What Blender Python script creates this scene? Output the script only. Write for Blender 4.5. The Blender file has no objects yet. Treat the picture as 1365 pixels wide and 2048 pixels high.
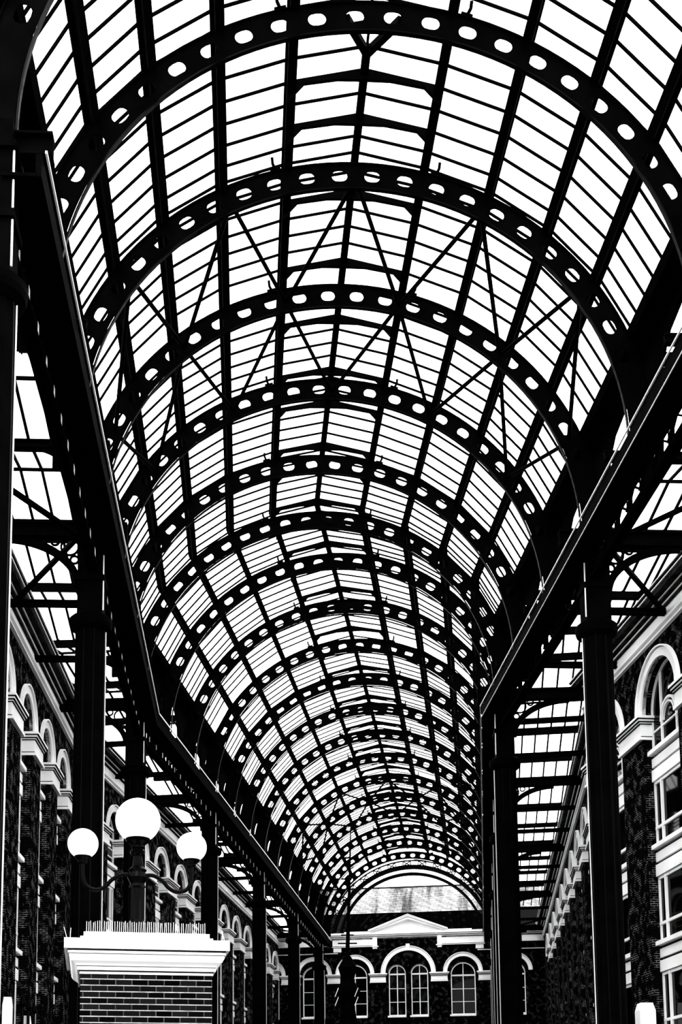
import bpy, math, random
from mathutils import Matrix, Vector
random.seed(7)
R = 7.0                      # radius of the barrel vault in metres
EYE = 1.6                    # eye height; floor is z = 0
SC = bpy.context.scene
COL = SC.collection
# ------------------------------------------------------------------ camera
F, CX, CY, PITCH, ROLL = 2469.0, 606.4, 1974.5, 0.1277, 0.0064
cam = bpy.data.cameras.new('camera')
cam.sensor_fit = 'VERTICAL'
cam.sensor_height = 36.0
cam.lens = F / 2048 * 36.0
cam.shift_x = (682.5 - CX) / 2048
cam.shift_y = (CY - 1024) / 2048
cam.clip_end = 2000
co = bpy.data.objects.new('camera', cam)
COL.objects.link(co)
_r, _u, _d = Vector((1, 0, 0)), Vector((0, -math.sin(PITCH), math.cos(PITCH))), Vector((0, math.cos(PITCH), math.sin(PITCH)))
_r2 = _r * math.cos(ROLL) - _u * math.sin(ROLL)
_u2 = _r * math.sin(ROLL) + _u * math.cos(ROLL)
co.matrix_world = Matrix(((_r2.x, _u2.x, -_d.x, 0), (_r2.y, _u2.y, -_d.y, 0), (_r2.z, _u2.z, -_d.z, EYE), (0, 0, 0, 1)))
SC.camera = co
# ------------------------------------------------------------------ world and exposure
w = bpy.data.worlds.new('overcast_sky')
SC.world = w
w.use_nodes = True
bg = w.node_tree.nodes['Background']
bg.inputs[0].default_value = (1, 1, 1, 1)
bg.inputs[1].default_value = 1.0
SC.view_settings.view_transform = 'Standard'
SC.view_settings.look = 'None'
SC.view_settings.gamma = 1.0
SC.view_settings.use_curve_mapping = False
SC.view_settings.exposure = 2.55
sun = bpy.data.lights.new('sun', 'SUN')
sun.energy = 0.35
sun.angle = math.radians(20)
so = bpy.data.objects.new('sun', sun)
COL.objects.link(so)
so.rotation_euler = (math.radians(38), 0, math.radians(-12))

# ------------------------------------------------------------------ materials
def mat(name, col, rough=0.6, spec=0.3, metal=0.0):
    m = bpy.data.materials.new(name)
    m.use_nodes = True
    b = m.node_tree.nodes['Principled BSDF']
    b.inputs['Base Color'].default_value = (*col, 1) if hasattr(col, '__len__') else (col, col, col, 1)
    b.inputs['Roughness'].default_value = rough
    b.inputs['Specular IOR Level'].default_value = spec
    b.inputs['Metallic'].default_value = metal
    return m

def noisy(m, c0, c1, scale, detail=6, lo=0.35, hi=0.65, bump=0.0):
    nt = m.node_tree
    b = nt.nodes['Principled BSDF']
    tc = nt.nodes.new('ShaderNodeTexCoord')
    n = nt.nodes.new('ShaderNodeTexNoise')
    n.inputs['Scale'].default_value = scale
    n.inputs['Detail'].default_value = detail
    r = nt.nodes.new('ShaderNodeValToRGB')
    r.color_ramp.elements[0].position = lo
    r.color_ramp.elements[1].position = hi
    r.color_ramp.elements[0].color = (c0, c0, c0, 1)
    r.color_ramp.elements[1].color = (c1, c1, c1, 1)
    nt.links.new(tc.outputs['Object'], n.inputs['Vector'])
    nt.links.new(n.outputs['Fac'], r.inputs['Fac'])
    nt.links.new(r.outputs['Color'], b.inputs['Base Color'])
    if bump:
        bp = nt.nodes.new('ShaderNodeBump')
        bp.inputs['Strength'].default_value = bump
        bp.inputs['Distance'].default_value = 0.01
        nt.links.new(n.outputs['Fac'], bp.inputs['Height'])
        nt.links.new(bp.outputs['Normal'], b.inputs['Normal'])
    return m

def brick(name, dark, mortar, var, scale=1.0, msize=0.012, lo=.42, hi=.62, base=.12, bw=1.0, bed=0.0):
    """brick bond on the vertical plane local x / z; metres"""
    m = mat(name, dark, 0.9, 0.0)
    nt = m.node_tree
    b = nt.nodes['Principled BSDF']
    tc = nt.nodes.new('ShaderNodeTexCoord')
    sx = nt.nodes.new('ShaderNodeSeparateXYZ')
    ad = nt.nodes.new('ShaderNodeMath'); ad.operation = 'ADD'
    cx = nt.nodes.new('ShaderNodeCombineXYZ')
    br = nt.nodes.new('ShaderNodeTexBrick')
    br.inputs['Scale'].default_value = 1.0
    br.inputs['Brick Width'].default_value = 0.225 * scale * bw
    br.inputs['Row Height'].default_value = 0.075 * scale
    br.inputs['Mortar Size'].default_value = msize
    br.inputs['Mortar Smooth'].default_value = 0.1
    br.inputs['Color1'].default_value = (dark, dark, dark, 1)
    br.inputs['Color2'].default_value = (var, var, var, 1)
    n = nt.nodes.new('ShaderNodeTexNoise')
    n.inputs['Scale'].default_value = 3.0
    n.inputs['Detail'].default_value = 8
    rp = nt.nodes.new('ShaderNodeValToRGB')
    rp.color_ramp.elements[0].position = lo
    rp.color_ramp.elements[1].position = hi
    rp.color_ramp.elements[0].color = (mortar * base,) * 3 + (1,)
    rp.color_ramp.elements[1].color = (mortar,) * 3 + (1,)
    L = nt.links.new
    L(tc.outputs['Object'], sx.inputs[0])
    L(sx.outputs['X'], ad.inputs[0]); L(sx.outputs['Y'], ad.inputs[1])
    L(ad.outputs[0], cx.inputs['X']); L(sx.outputs['Z'], cx.inputs['Y'])
    L(cx.outputs[0], br.inputs['Vector'])
    L(tc.outputs['Object'], n.inputs['Vector'])
    L(n.outputs['Fac'], rp.inputs['Fac'])
    L(rp.outputs['Color'], br.inputs['Mortar'])
    L(br.outputs['Color'], b.inputs['Base Color'])
    if bed:                                           # bright pointed bed joints
        wv = nt.nodes.new('ShaderNodeMath'); wv.operation = 'PINGPONG'; wv.inputs[1].default_value = 0.075 * scale / 2
        cm = nt.nodes.new('ShaderNodeMath'); cm.operation = 'LESS_THAN'; cm.inputs[1].default_value = msize * .95
        n2 = nt.nodes.new('ShaderNodeTexNoise'); n2.inputs['Scale'].default_value = 9; n2.inputs['Detail'].default_value = 5
        mu = nt.nodes.new('ShaderNodeMath'); mu.operation = 'MULTIPLY'; mu.inputs[1].default_value = bed * 1.6
        mx = nt.nodes.new('ShaderNodeMix'); mx.data_type = 'RGBA'
        L(sx.outputs['Z'], wv.inputs[0]); L(wv.outputs[0], cm.inputs[0]); L(tc.outputs['Object'], n2.inputs['Vector'])
        L(n2.outputs['Fac'], mu.inputs[0]); L(cm.outputs[0], mx.inputs[0]); L(br.outputs['Color'], mx.inputs[6]); L(mu.outputs[0], mx.inputs[7])
        L(mx.outputs[2], b.inputs['Base Color'])
    return m

def glassmat(name, refl=0.06, tint=1.0):
    m = bpy.data.materials.new(name)
    m.use_nodes = True
    nt = m.node_tree
    nt.nodes.remove(nt.nodes['Principled BSDF'])
    out = nt.nodes['Material Output']
    t = nt.nodes.new('ShaderNodeBsdfTransparent')
    t.inputs[0].default_value = (tint, tint, tint, 1)
    g = nt.nodes.new('ShaderNodeBsdfGlossy')
    g.inputs['Roughness'].default_value = 0.02
    mx = nt.nodes.new('ShaderNodeMixShader')
    mx.inputs[0].default_value = refl
    nt.links.new(t.outputs[0], mx.inputs[1])
    nt.links.new(g.outputs[0], mx.inputs[2])
    nt.links.new(mx.outputs[0], out.inputs[0])
    return m

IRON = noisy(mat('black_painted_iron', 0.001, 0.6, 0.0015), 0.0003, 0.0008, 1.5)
IRON_SAT = mat('satin_black_iron', 0.0005, 0.2, 0.014)
EDGE = mat('pale_grey_iron', 0.7, 0.5, 0.4)  # pale iron, also used to paint the column edge highlights
RAIL = mat('pale_galvanised_rail', 0.95, 0.4, 0.5)
STONE = noisy(mat('painted_pale_stone', 0.8, 0.8, 0.1), 0.82, 0.95, 0.8)
STONE_D = noisy(mat('weathered_grey_stone', 0.4, 0.8, 0.1), 0.35, 0.75, 2.5)
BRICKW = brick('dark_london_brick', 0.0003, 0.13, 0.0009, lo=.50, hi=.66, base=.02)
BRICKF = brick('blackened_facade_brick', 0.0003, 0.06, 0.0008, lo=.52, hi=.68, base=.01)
BRICKP = brick('dark_pier_brick', 0.0006, 0.05, 0.005, msize=0.006, bw=.86, lo=.3, hi=.6, base=.35, bed=.30)
WGLASS = mat('dark_window_glass', 0.0005, 0.03, 0.04)
WFRAME = mat('white_window_frame', 0.85, 0.5, 0.2)
RGLASS = glassmat('clear_roof_glass')
FLOOR = brick('dark_stone_paving', 0.02, 0.01, 0.03, scale=3)
OPAL = bpy.data.materials.new('opal_lamp_glass')
OPAL.use_nodes = True
_b = OPAL.node_tree.nodes['Principled BSDF']
_b.inputs['Base Color'].default_value = (0.95, 0.95, 0.95, 1)
_b.inputs['Roughness'].default_value = 0.25
_b.inputs['Emission Color'].default_value = (1, 1, 1, 1)
_b.inputs['Emission Strength'].default_value = 0.22
SLATE = brick('streaked_pale_slates', 0.5, 0.02, 0.8, scale=1.75, msize=0.03, bw=3, lo=.3, hi=.5, base=.3)
def stains(m, lo, hi, sx, sz):
    nt = m.node_tree; b = nt.nodes['Principled BSDF']; src = b.inputs['Base Color'].links[0].from_socket
    tc = nt.nodes.new('ShaderNodeTexCoord'); mp = nt.nodes.new('ShaderNodeMapping'); mp.inputs['Scale'].default_value = (sx, sz, sz)
    n = nt.nodes.new('ShaderNodeTexNoise'); n.inputs['Scale'].default_value = 1.0; n.inputs['Detail'].default_value = 6
    r = nt.nodes.new('ShaderNodeValToRGB'); r.color_ramp.elements[0].position = .38; r.color_ramp.elements[1].position = .62
    r.color_ramp.elements[0].color = (lo, lo, lo, 1); r.color_ramp.elements[1].color = (hi, hi, hi, 1)
    x = nt.nodes.new('ShaderNodeMix'); x.data_type = 'RGBA'; x.blend_type = 'MULTIPLY'; x.inputs[0].default_value = 1.0
    L = nt.links.new
    L(tc.outputs['Object'], mp.inputs[0]); L(mp.outputs[0], n.inputs['Vector']); L(n.outputs['Fac'], r.inputs[0])
    L(src, x.inputs[6]); L(r.outputs[0], x.inputs[7]); L(x.outputs[2], b.inputs['Base Color'])
stains(SLATE, .12, .75, 1.3, .12)
SHADE = noisy(mat('painted_shade_stone', 0.01, 0.9, 0.0), 0.003, 0.02, 3)  # near-black tone that paints shade into grooves and under mouldings
SOFFIT = mat('dark_soffit', 0.002, 0.7, 0.05)

# ------------------------------------------------------------------ mesh helpers
class MB:
    def __init__(s): s.v = []; s.f = []
    def box(s, x0, x1, y0, y1, z0, z1, M=None):
        p = [Vector(c) for c in ((x0, y0, z0), (x1, y0, z0), (x1, y1, z0), (x0, y1, z0), (x0, y0, z1), (x1, y0, z1), (x1, y1, z1), (x0, y1, z1))]
        if M: p = [M @ q for q in p]
        b = len(s.v); s.v += [tuple(q) for q in p]
        s.f += [tuple(b + i for i in q) for q in ((0, 3, 2, 1), (4, 5, 6, 7), (0, 1, 5, 4), (1, 2, 6, 5), (2, 3, 7, 6), (3, 0, 4, 7))]
        return s
    def bar(s, a, b, w, h, up=(0, 0, 1)):
        """rectangular bar from a to b; w across, h along 'up'"""
        a, b = Vector(a), Vector(b); t = (b - a)
        L = t.length; t.normalize(); up = Vector(up)
        x = t.cross(up)
        if x.length < 1e-5: x = t.cross(Vector((1, 0, 0)))
        x.normalize(); z = x.cross(t)
        M = Matrix(((x.x, t.x, z.x, a.x), (x.y, t.y, z.y, a.y), (x.z, t.z, z.z, a.z), (0, 0, 0, 1)))
        return s.box(-w / 2, w / 2, 0, L, -h / 2, h / 2, M)
    def tube(s, pts, r, n=10, cap=True):
        pts = [Vector(p) for p in pts]
        rs = r if hasattr(r, '__len__') else [r] * len(pts)
        t0 = (pts[1] - pts[0]).normalized()
        ref = Vector((0, 0, 1)) if abs(t0.z) < 0.9 else Vector((1, 0, 0))
        x = t0.cross(ref).normalized(); b0 = len(s.v)
        for i, p in enumerate(pts):
            t = (pts[min(i + 1, len(pts) - 1)] - pts[max(i - 1, 0)]).normalized()
            x = (x - t * x.dot(t)).normalized(); y = t.cross(x)
            for k in range(n):
                a = 2 * math.pi * k / n
                s.v.append(tuple(p + (x * math.cos(a) + y * math.sin(a)) * rs[i]))
        for i in range(len(pts) - 1):
            for k in range(n):
                a, b = b0 + i * n + k, b0 + i * n + (k + 1) % n
                s.f.append((a, b, b + n, a + n))
        if cap:
            s.f.append(tuple(b0 + k for k in reversed(range(n))))
            s.f.append(tuple(b0 + (len(pts) - 1) * n + k for k in range(n)))
        return s
    def ring(s, c, r, t, ax='y', n=28, m=6, depth=None):
        """torus-like hoop with centre c in the plane normal to ax"""
        b0 = len(s.v); c = Vector(c)
        for i in range(n):
            a = 2 * math.pi * i / n
            for k in range(m):
                q = 2 * math.pi * (k + .5) / m
                rr = r + t * math.cos(q); dd = (depth or t) * math.sin(q)
                if ax == 'y': p = (rr * math.cos(a), dd, rr * math.sin(a))
                elif ax == 'x': p = (dd, rr * math.cos(a), rr * math.sin(a))
                else: p = (rr * math.cos(a), rr * math.sin(a), dd)
                s.v.append(tuple(c + Vector(p)))
        for i in range(n):
            for k in range(m):
                s.f.append((b0 + i * m + k, b0 + i * m + (k + 1) % m, b0 + ((i + 1) % n) * m + (k + 1) % m, b0 + ((i + 1) % n) * m + k))
        return s
    def lathe(s, prof, n=32, c=(0, 0, 0), flute=0, fd=0.0):
        b0 = len(s.v)
        for (r, z) in prof:
            for k in range(n):
                a = 2 * math.pi * k / n
                rr = r * (1 - (fd if flute and (k % 2) else 0))
                s.v.append((c[0] + rr * math.cos(a), c[1] + rr * math.sin(a), c[2] + z))
        for i in range(len(prof) - 1):
            for k in range(n):
                a, b = b0 + i * n + k, b0 + i * n + (k + 1) % n
                s.f.append((a, b, b + n, a + n))
        s.f.append(tuple(b0 + k for k in reversed(range(n))))
        s.f.append(tuple(b0 + (len(prof) - 1) * n + k for k in range(n)))
        return s
    def prism(s, poly, y0, y1):
        """closed polygon of (x, z) extruded from y0 to y1"""
        n = len(poly); b = len(s.v)
        s.v += [(p[0], y0, p[1]) for p in poly] + [(p[0], y1, p[1]) for p in poly]
        s.f.append(tuple(b + i for i in range(n))); s.f.append(tuple(b + n + i for i in reversed(range(n))))
        for i in range(n):
            j = (i + 1) % n
            s.f.append((b + i, b + n + i, b + n + j, b + j))
        return s
    def strip(s, inner, outer, y0, y1):
        """band between two polylines of (x, z), extruded y0..y1 (solid)"""
        n = len(inner); b = len(s.v)
        for L_, y in ((inner, y0), (outer, y0), (inner, y1), (outer, y1)):
            s.v += [(p[0], y, p[1]) for p in L_]
        I0, O0, I1, O1 = b, b + n, b + 2 * n, b + 3 * n
        for i in range(n - 1):
            s.f += [(I0 + i, I0 + i + 1, O0 + i + 1, O0 + i), (I1 + i, O1 + i, O1 + i + 1, I1 + i + 1),
                    (I0 + i, I1 + i, I1 + i + 1, I0 + i + 1), (O0 + i, O0 + i + 1, O1 + i + 1, O1 + i)]
        s.f += [(I0, O0, O1, I1), (I0 + n - 1, I1 + n - 1, O1 + n - 1, O0 + n - 1)]
        return s
    def mesh(s, name, m, smooth=False):
        me = bpy.data.meshes.new(name)
        me.from_pydata(s.v, [], s.f)
        me.materials.append(m)
        me.validate()
        if smooth:
            me.polygons.foreach_set('use_smooth', [True] * len(me.polygons))
        me.update()
        return me
    def build(s, name, m, parent=None, M=None, smooth=False):
        return link(name, s.mesh(name, m, smooth), parent, M)

def fixn(me):
    import bmesh
    bm = bmesh.new(); bm.from_mesh(me)
    bmesh.ops.recalc_face_normals(bm, faces=bm.faces)
    bm.to_mesh(me); bm.free()
    return me

def link(name, me, parent=None, M=None):
    o = bpy.data.objects.new(name, me)
    COL.objects.link(o)
    if parent is not None: o.parent = parent
    if M is not None: o.matrix_world = M if parent is None else o.matrix_world
    if M is not None: o.matrix_basis = M
    return o

def thing(name, label, cat, M, group=None):
    o = bpy.data.objects.new(name, None)
    COL.objects.link(o)
    o.empty_display_size = 0.2
    o.matrix_basis = M
    o['label'] = label; o['category'] = cat
    if group: o['group'] = group
    return o

def tag(o, label, cat, group=None):
    o['label'] = label; o['category'] = cat
    if group: o['group'] = group
    return o

def struct(o, label=None, cat=None):
    o['kind'] = 'structure'
    if label: o['label'] = label
    if cat: o['category'] = cat
    return o

ORD = ['nearest', 'second', 'third', 'fourth', 'fifth', 'sixth', 'seventh', 'eighth', 'ninth', 'tenth', 'eleventh', 'twelfth',
       'thirteenth', 'fourteenth', 'fifteenth', 'sixteenth', 'seventeenth', 'eighteenth', 'nineteenth', 'twentieth', 'twenty-first']
SIDE = {-1: 'left', 1: 'right'}

# ------------------------------------------------------------------ setting out
A1, A2 = -0.0466, 0.1455
def dv(a): return Vector((math.sin(a), math.cos(a)))
def nv(a): return Vector((math.cos(a), -math.sin(a)))
O1, O2 = Vector((.2371, 3.3829)) * R, Vector((.4956, 9.2)) * R
ZC = 2.4381 * R + EYE        # springing level of the vault
def Z(r): return r * R + EYE # height given in vault radii above the eye
B1, B2 = 3.078 * R, -2.772 * R
DEL = (A2 - A1) / 2
TD = math.tan(DEL)
def frame(o, a, z=0.0):
    return Matrix.Translation((o[0], o[1], z)) @ Matrix.Rotation(-a, 4, 'Z')
S1, S2 = frame(O1, A1), frame(O2, A2)
BO = O1 + dv(A1) * B1
SP = .6285 * R
def ring_s(k):
    return (k - 1) * SP if k < 6 else (-2.2758 + .632 * (k - 7)) * R
def ring_frame(k, z=0.0):
    if k < 6: return frame(O1 + dv(A1) * ring_s(k), A1, z)
    if k == 6: return frame(BO, A1 + DEL, z)
    return frame(O2 + dv(A2) * ring_s(k), A2, z)
def bay(k):
    """segment matrix and s-limits (functions of u) of the bay between rib k and k+1"""
    if k < 5: return S1, (lambda u, s=ring_s(k): s), (lambda u, s=ring_s(k + 1): s)
    if k == 5: return S1, (lambda u: ring_s(5)), (lambda u: B1 - u * TD)
    if k == 6: return S2, (lambda u: B2 + u * TD), (lambda u: ring_s(7))
    return S2, (lambda u, s=ring_s(k): s), (lambda u, s=ring_s(k + 1): s)
LAST = 19
DTH = 0.1174
PA = [DTH * 2 * i for i in range(-5, 6)]           # purlin angles
RG = 1.085 * R                                      # glass radius
RIDGE = 1.112 * R
def onarc(a, r): return (r * math.sin(a), ZC + r * math.cos(a))
def gp(i, dr=0.0):
    """glass line node above purlin i"""
    if i == 5: return (0.0, ZC + RIDGE + dr)
    return onarc(PA[i], RG + dr)

# ================================================================== SETTING
g = MB(); g.box(-60, 70, -20, 160, -0.3, 0)
struct(g.build('floor', FLOOR), 'dark paved floor of the arcade', 'floor')

def arcpts(c, zc, r, n=24, a0=math.pi, a1=0.0):
    return [(c + r * math.cos(a0 + (a1 - a0) * i / n), zc + r * math.sin(a0 + (a1 - a0) * i / n)) for i in range(n + 1)]

TRIM = [0]; WIN = [0]
def trim_name():
    TRIM[0] += 1
    return 'trim_%d' % TRIM[0]
def win_name():
    WIN[0] += 1
    return 'window_%d' % WIN[0]

def wall_mesh(x0, x1, bays, ztop, zs, th=0.6, z0=0.0):
    """bays: (centre, half width) arched openings cut from floor to springing zs"""
    m = MB(); bays = sorted(bays); e = [x0]
    for c, r in bays: e += [c - r, c + r]
    e.append(x1)
    for i in range(0, len(e), 2):
        m.box(e[i], e[i + 1], 0, th, z0, ztop)
    for c, r in bays:
        a = arcpts(c, zs, r)
        t = [(p[0], ztop) for p in a]
        m.strip(a, t, 0, th)
    return m

def arched_window(M, name_side, c, r, zs, sill_z, floors, depth, desc, frame_style=0, panels=True, rs=0.045 * R, key=False):
    """one bay: stone arch surround, arched light over storeys of sashes and stone panels"""
    w = struct(thing(win_name(), desc, 'window', M @ Matrix.Translation((c, 0, 0))))
    w['kind'] = 'structure'
    s = MB()
    s.strip(arcpts(0, zs, r), arcpts(0, zs, r + rs * .78), -0.06, 0.12)
    s.strip(arcpts(0, zs, r + rs * .86), arcpts(0, zs, r + rs), -0.13, 0.10)
    if key: s.prism([(-.1, zs + r - .02), (.1, zs + r - .02), (.15, zs + r + rs + .08), (-.15, zs + r + rs + .08)], -.2, .1)
    s.build('arch_surround', STONE, w)
    # reveal lining
    g_ = MB(); d = depth
    g_.prism([(-r, sill_z), (r, sill_z)] + list(reversed(arcpts(0, zs, r)))[0:25], d, d + .03)
    g_.build('glass', WGLASS, w)
    f = MB(); t = .07
    f.box(-r, -r + t, d - .06, d, sill_z, zs); f.box(r - t, r, d - .06, d, sill_z, zs)
    f.strip(arcpts(0, zs, r - t), arcpts(0, zs, r), d - .06, d)
    f.box(-r, r, d - .06, d, sill_z, sill_z + t)
    if frame_style == 0:
        q = r * .42
        f.box(-q - t / 2, -q + t / 2, d - .07, d, sill_z, zs + math.sqrt(r * r - q * q) - .05)
        f.box(q - t / 2, q + t / 2, d - .07, d, sill_z, zs + math.sqrt(r * r - q * q) - .05)
        f.strip(arcpts(0, zs - .1 * R + .25, q - .03), arcpts(0, zs - .1 * R + .25, q + .05), d - .09, d)
        f.strip(arcpts(0, zs - .1 * R + .25, q - .16), arcpts(0, zs - .1 * R + .25, q - .11), d - .09, d)
        f.box(-r, r, d - .06, d, (sill_z + zs) / 2, (sill_z + zs) / 2 + .05)
    else:
        f.box(-t * .45, t * .45, d - .07, d, sill_z, zs + r - .03)
        f.box(-r, r, d - .07, d, zs - .12, zs)
        for i in (1, 2):
            zz = sill_z + (zs - .12 - sill_z) * i / 3
            f.box(-r, r, d - .05, d, zz - .02, zz + .02)
    f.build('frame', WFRAME, w)
    zt = sill_z
    for (pan_b, win_b) in floors:
        sl = MB(); sl.box(-r - (.12 if d < .4 else 0), r, d - .24, d + .02, zt - .14, zt)
        sl.build('sill', STONE, w)
        if panels and pan_b is not None:
            p = MB(); zm = (zt - .14 + pan_b) / 2
            p.box(-r, r, d - .10, d + .02, zm + .05, zt - .24)
            p.box(-r, r, d - .12, d + .02, pan_b + .02, zm - .05)
            pp = p.build('spandrel_panel', STONE, w)
            q_ = MB(); q_.box(-r, r, d - .02, d + .03, pan_b, zt - .13); q_.build('shade_backing', SHADE, pp)  # near-black backing paints shade into the panel grooves
            g2 = MB(); g2.box(-r, r, d, d + .03, win_b, pan_b)
            g2.build('glass', WGLASS, w)
            f2 = MB(); q = r * .58
            zl = win_b + (pan_b - win_b) * .28
            f2.box(-r, -r + t, d - .06, d, win_b, pan_b); f2.box(r - t, r, d - .06, d, win_b, pan_b)
            f2.box(-r, r, d - .06, d, pan_b - t * 1.3, pan_b); f2.box(-r, r, d - .06, d, win_b, win_b + t)
            f2.box(-q - t * .7, -q + t * .5, d - .08, d, win_b, pan_b); f2.box(q - t * .5, q + t * .7, d - .08, d, win_b, pan_b)
            f2.box(-r, r, d - .07, d, zl - t * .8, zl + t * .5)
            f2.build('frame', WFRAME, w)
            zt = win_b
    return w

def impost(M, x0, x1, zs, desc, h=.115 * R, deep=.45):
    m = MB()
    o = .05
    m.box(x0 - o - .10, x1 + o + .10, -.22, deep, zs - .10, zs)
    m.box(x0 - o - .05, x1 + o + .05, -.17, deep, zs - .20, zs - .10)
    m.box(x0 - o, x1 + o, -.12, deep, zs - .27, zs - .20)
    m.box(x0 - o * .4, x1 + o * .4, -.08, deep, zs - h + .10, zs - .27)
    m.box(x0 - o, x1 + o, -.13, deep, zs - h, zs - h + .10)
    o_ = struct(m.build(trim_name(), STONE, None, M), desc, 'trim')
    m = MB()
    for (e_, d_, z_) in ((.11, -.225, .105), (.062, -.175, .20), (.012, -.125, .268), (.005, -.085, h - .105)):
        m.box(x0 - o - e_, x1 + o + e_, d_, deep, zs - z_ - .014, zs - z_ + .014)
    m.build('shade_lines', SHADE, o_)  # thin dark strips painted as shade lines between the impost steps
    return o_

def cornice(M, x0, x1, desc, d0=-.02):
    """string moulding, frieze and stepped cornice"""
    m = MB()
    m.box(x0, x1, -.10 + d0, .4, Z(2.312), Z(2.320))
    m.box(x0, x1, -.05 + d0, .4, Z(2.320), Z(2.334))
    m.box(x0, x1, -.16 + d0, .4, Z(2.334), Z(2.341))
    m.box(x0, x1, d0, .4, Z(2.341), Z(2.408))
    a = struct(m.build(trim_name(), STONE, None, M), desc + ' frieze band', 'trim')
    m = MB()
    for (d, z0, z1) in ((-.14, 2.414, 2.419), (-.30, 2.430, 2.434), (-.55, 2.462, 2.468), (-.62, 2.478, 2.482)):
        m.box(x0, x1, d + d0, d + d0 + .08, Z(z0), Z(z1))
    o = struct(m.build(trim_name(), STONE, None, M), desc + ' cornice with thin pale fillets', 'trim')
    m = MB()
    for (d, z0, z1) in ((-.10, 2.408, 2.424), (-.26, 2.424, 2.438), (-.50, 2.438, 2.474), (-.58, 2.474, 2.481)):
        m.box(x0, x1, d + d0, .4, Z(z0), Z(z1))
    c = m.build('shade_courses', SHADE, o)  # near-black colour stands in for the shade under the cornice

ZS = Z(2.015)
# left wall, near stretch -------------------------------------------------
ML1 = frame(O1 + dv(A1) * 2.1 * R + nv(A1) * (-1.447 * R), A1 + .024) @ Matrix.Rotation(math.pi / 2, 4, 'Z')
bl1 = [((c - 2.1) * R, .138 * R) for c in (-.12, .38, .87, 1.36, 1.86, 2.385, 2.875, 3.36)]
X0, X1 = -3.2 * R, 1.62 * R
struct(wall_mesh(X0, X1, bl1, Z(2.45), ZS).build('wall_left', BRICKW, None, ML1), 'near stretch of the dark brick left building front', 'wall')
FL = [(Z(1.69), Z(1.385)), (Z(1.235), Z(.93)), (Z(.785), Z(.48)), (Z(.335), Z(.02))]
ordn = ['out of frame', 'out of frame', 'out of frame', 'mostly hidden', 'nearest', 'second', 'third', 'fourth']
for i, (c, r) in enumerate(bl1):
    if i < 3: continue
    arched_window(ML1, 'left', c, r, ZS, Z(1.835), FL, .42, '%s arched window bay of the left brick front, counting from the left edge' % ordn[i].capitalize())
e = sorted(bl1)
for i in range(2, len(e)):
    a = e[i][0] + e[i][1]; b = e[i + 1][0] - e[i + 1][1] if i + 1 < len(e) else X1
    impost(ML1, a, min(b, a + .25 * R), ZS, 'stone impost block on the pier after the %s left arch' % ordn[i])
cornice(ML1, X0, X1, 'near left building')
# left wall, far stretch
ML2 = frame(O2 + nv(A2) * (-1.50 * R), A2) @ Matrix.Rotation(math.pi / 2, 4, 'Z')
cl2 = [-2.17, -1.59, -1.01, -.43, .16, .746, 1.28, 1.81, 2.37, 2.93, 3.49, 4.05, 4.6]
bl2 = [(c * R, .15 * R) for c in cl2]
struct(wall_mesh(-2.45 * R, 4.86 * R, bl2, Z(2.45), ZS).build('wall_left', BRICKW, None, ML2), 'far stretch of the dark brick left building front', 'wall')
for i, (c, r) in enumerate(bl2):
    arched_window(ML2, 'left', c, r, ZS, Z(1.835), FL, .42, '%s arched window bay on the far left front, beyond the first column' % ORD[i].capitalize(), frame_style=1)
    b = bl2[i + 1][0] - bl2[i + 1][1] if i + 1 < len(bl2) else 4.84 * R
    impost(ML2, c + r, b, ZS, 'stone impost block after the %s far left arch' % ORD[i])
cornice(ML2, -2.45 * R, 4.84 * R, 'far left building')
# right wall, near stretch (local x runs towards the camera)
MR1 = frame(O1 + dv(A1) * 1.65 * R + nv(A1) * (1.522 * R), A1 - .054) @ Matrix.Rotation(-math.pi / 2, 4, 'Z')
br1 = [(-(c - 1.65) * R, .205 * R) for c in (2.70, 2.01, 1.31)]
struct(wall_mesh(-1.36 * R, 1.2 * R, br1, Z(2.45), ZS).build('wall_right', BRICKW, None, MR1), 'near stretch of the dark brick right building front', 'wall')
nm = ['Narrowly seen second', 'Large nearest', 'Cut-off']
for i, (c, r) in enumerate(br1):
    if i == 2: continue
    arched_window(MR1, 'right', c, r, ZS, Z(1.838), FL, .36, '%s arched window bay at the right edge of the right brick front' % nm[i], rs=.05 * R)
e = sorted(br1)
ii = ['between the second and nearest right arches', 'at the right picture edge beside the nearest arch', 'beyond the frame']
for i in range(2):
    impost(MR1, e[i][0] + e[i][1], e[i + 1][0] - e[i + 1][1], ZS, 'stone impost block ' + ii[i])
impost(MR1, -1.36 * R, e[0][0] - e[0][1], ZS, 'stone impost block behind the nearest right column')
cornice(MR1, -1.36 * R, 1.2 * R, 'near right building')
# right wall, far stretch
MR2 = frame(O2 + nv(A2) * (1.55 * R), A2) @ Matrix.Rotation(-math.pi / 2, 4, 'Z')
cr2 = [-2.18, -1.56, -.94, -.32, .30, .92, 1.54, 2.15, 2.83, 3.45, 4.07]
br2 = sorted([(-c * R, .17 * R) for c in cr2])
struct(wall_mesh(-4.86 * R, 2.7 * R, br2, Z(2.45), ZS).build('wall_right', BRICKW, None, MR2), 'far stretch of the dark brick right building front', 'wall')
for i, (c, r) in enumerate(br2):
    k = len(br2) - 1 - i
    arched_window(MR2, 'right', c, r, ZS, Z(1.835), FL, .42, '%s arched window bay on the far right front, behind the columns' % ORD[k].capitalize(), frame_style=1)
    b = br2[i + 1][0] - br2[i + 1][1] if i + 1 < len(br2) else 2.6 * R
    impost(MR2, c + r, b, ZS, 'stone impost block before the %s far right arch' % ORD[k])
cornice(MR2, -4.84 * R, 2.7 * R, 'far right building')

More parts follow.
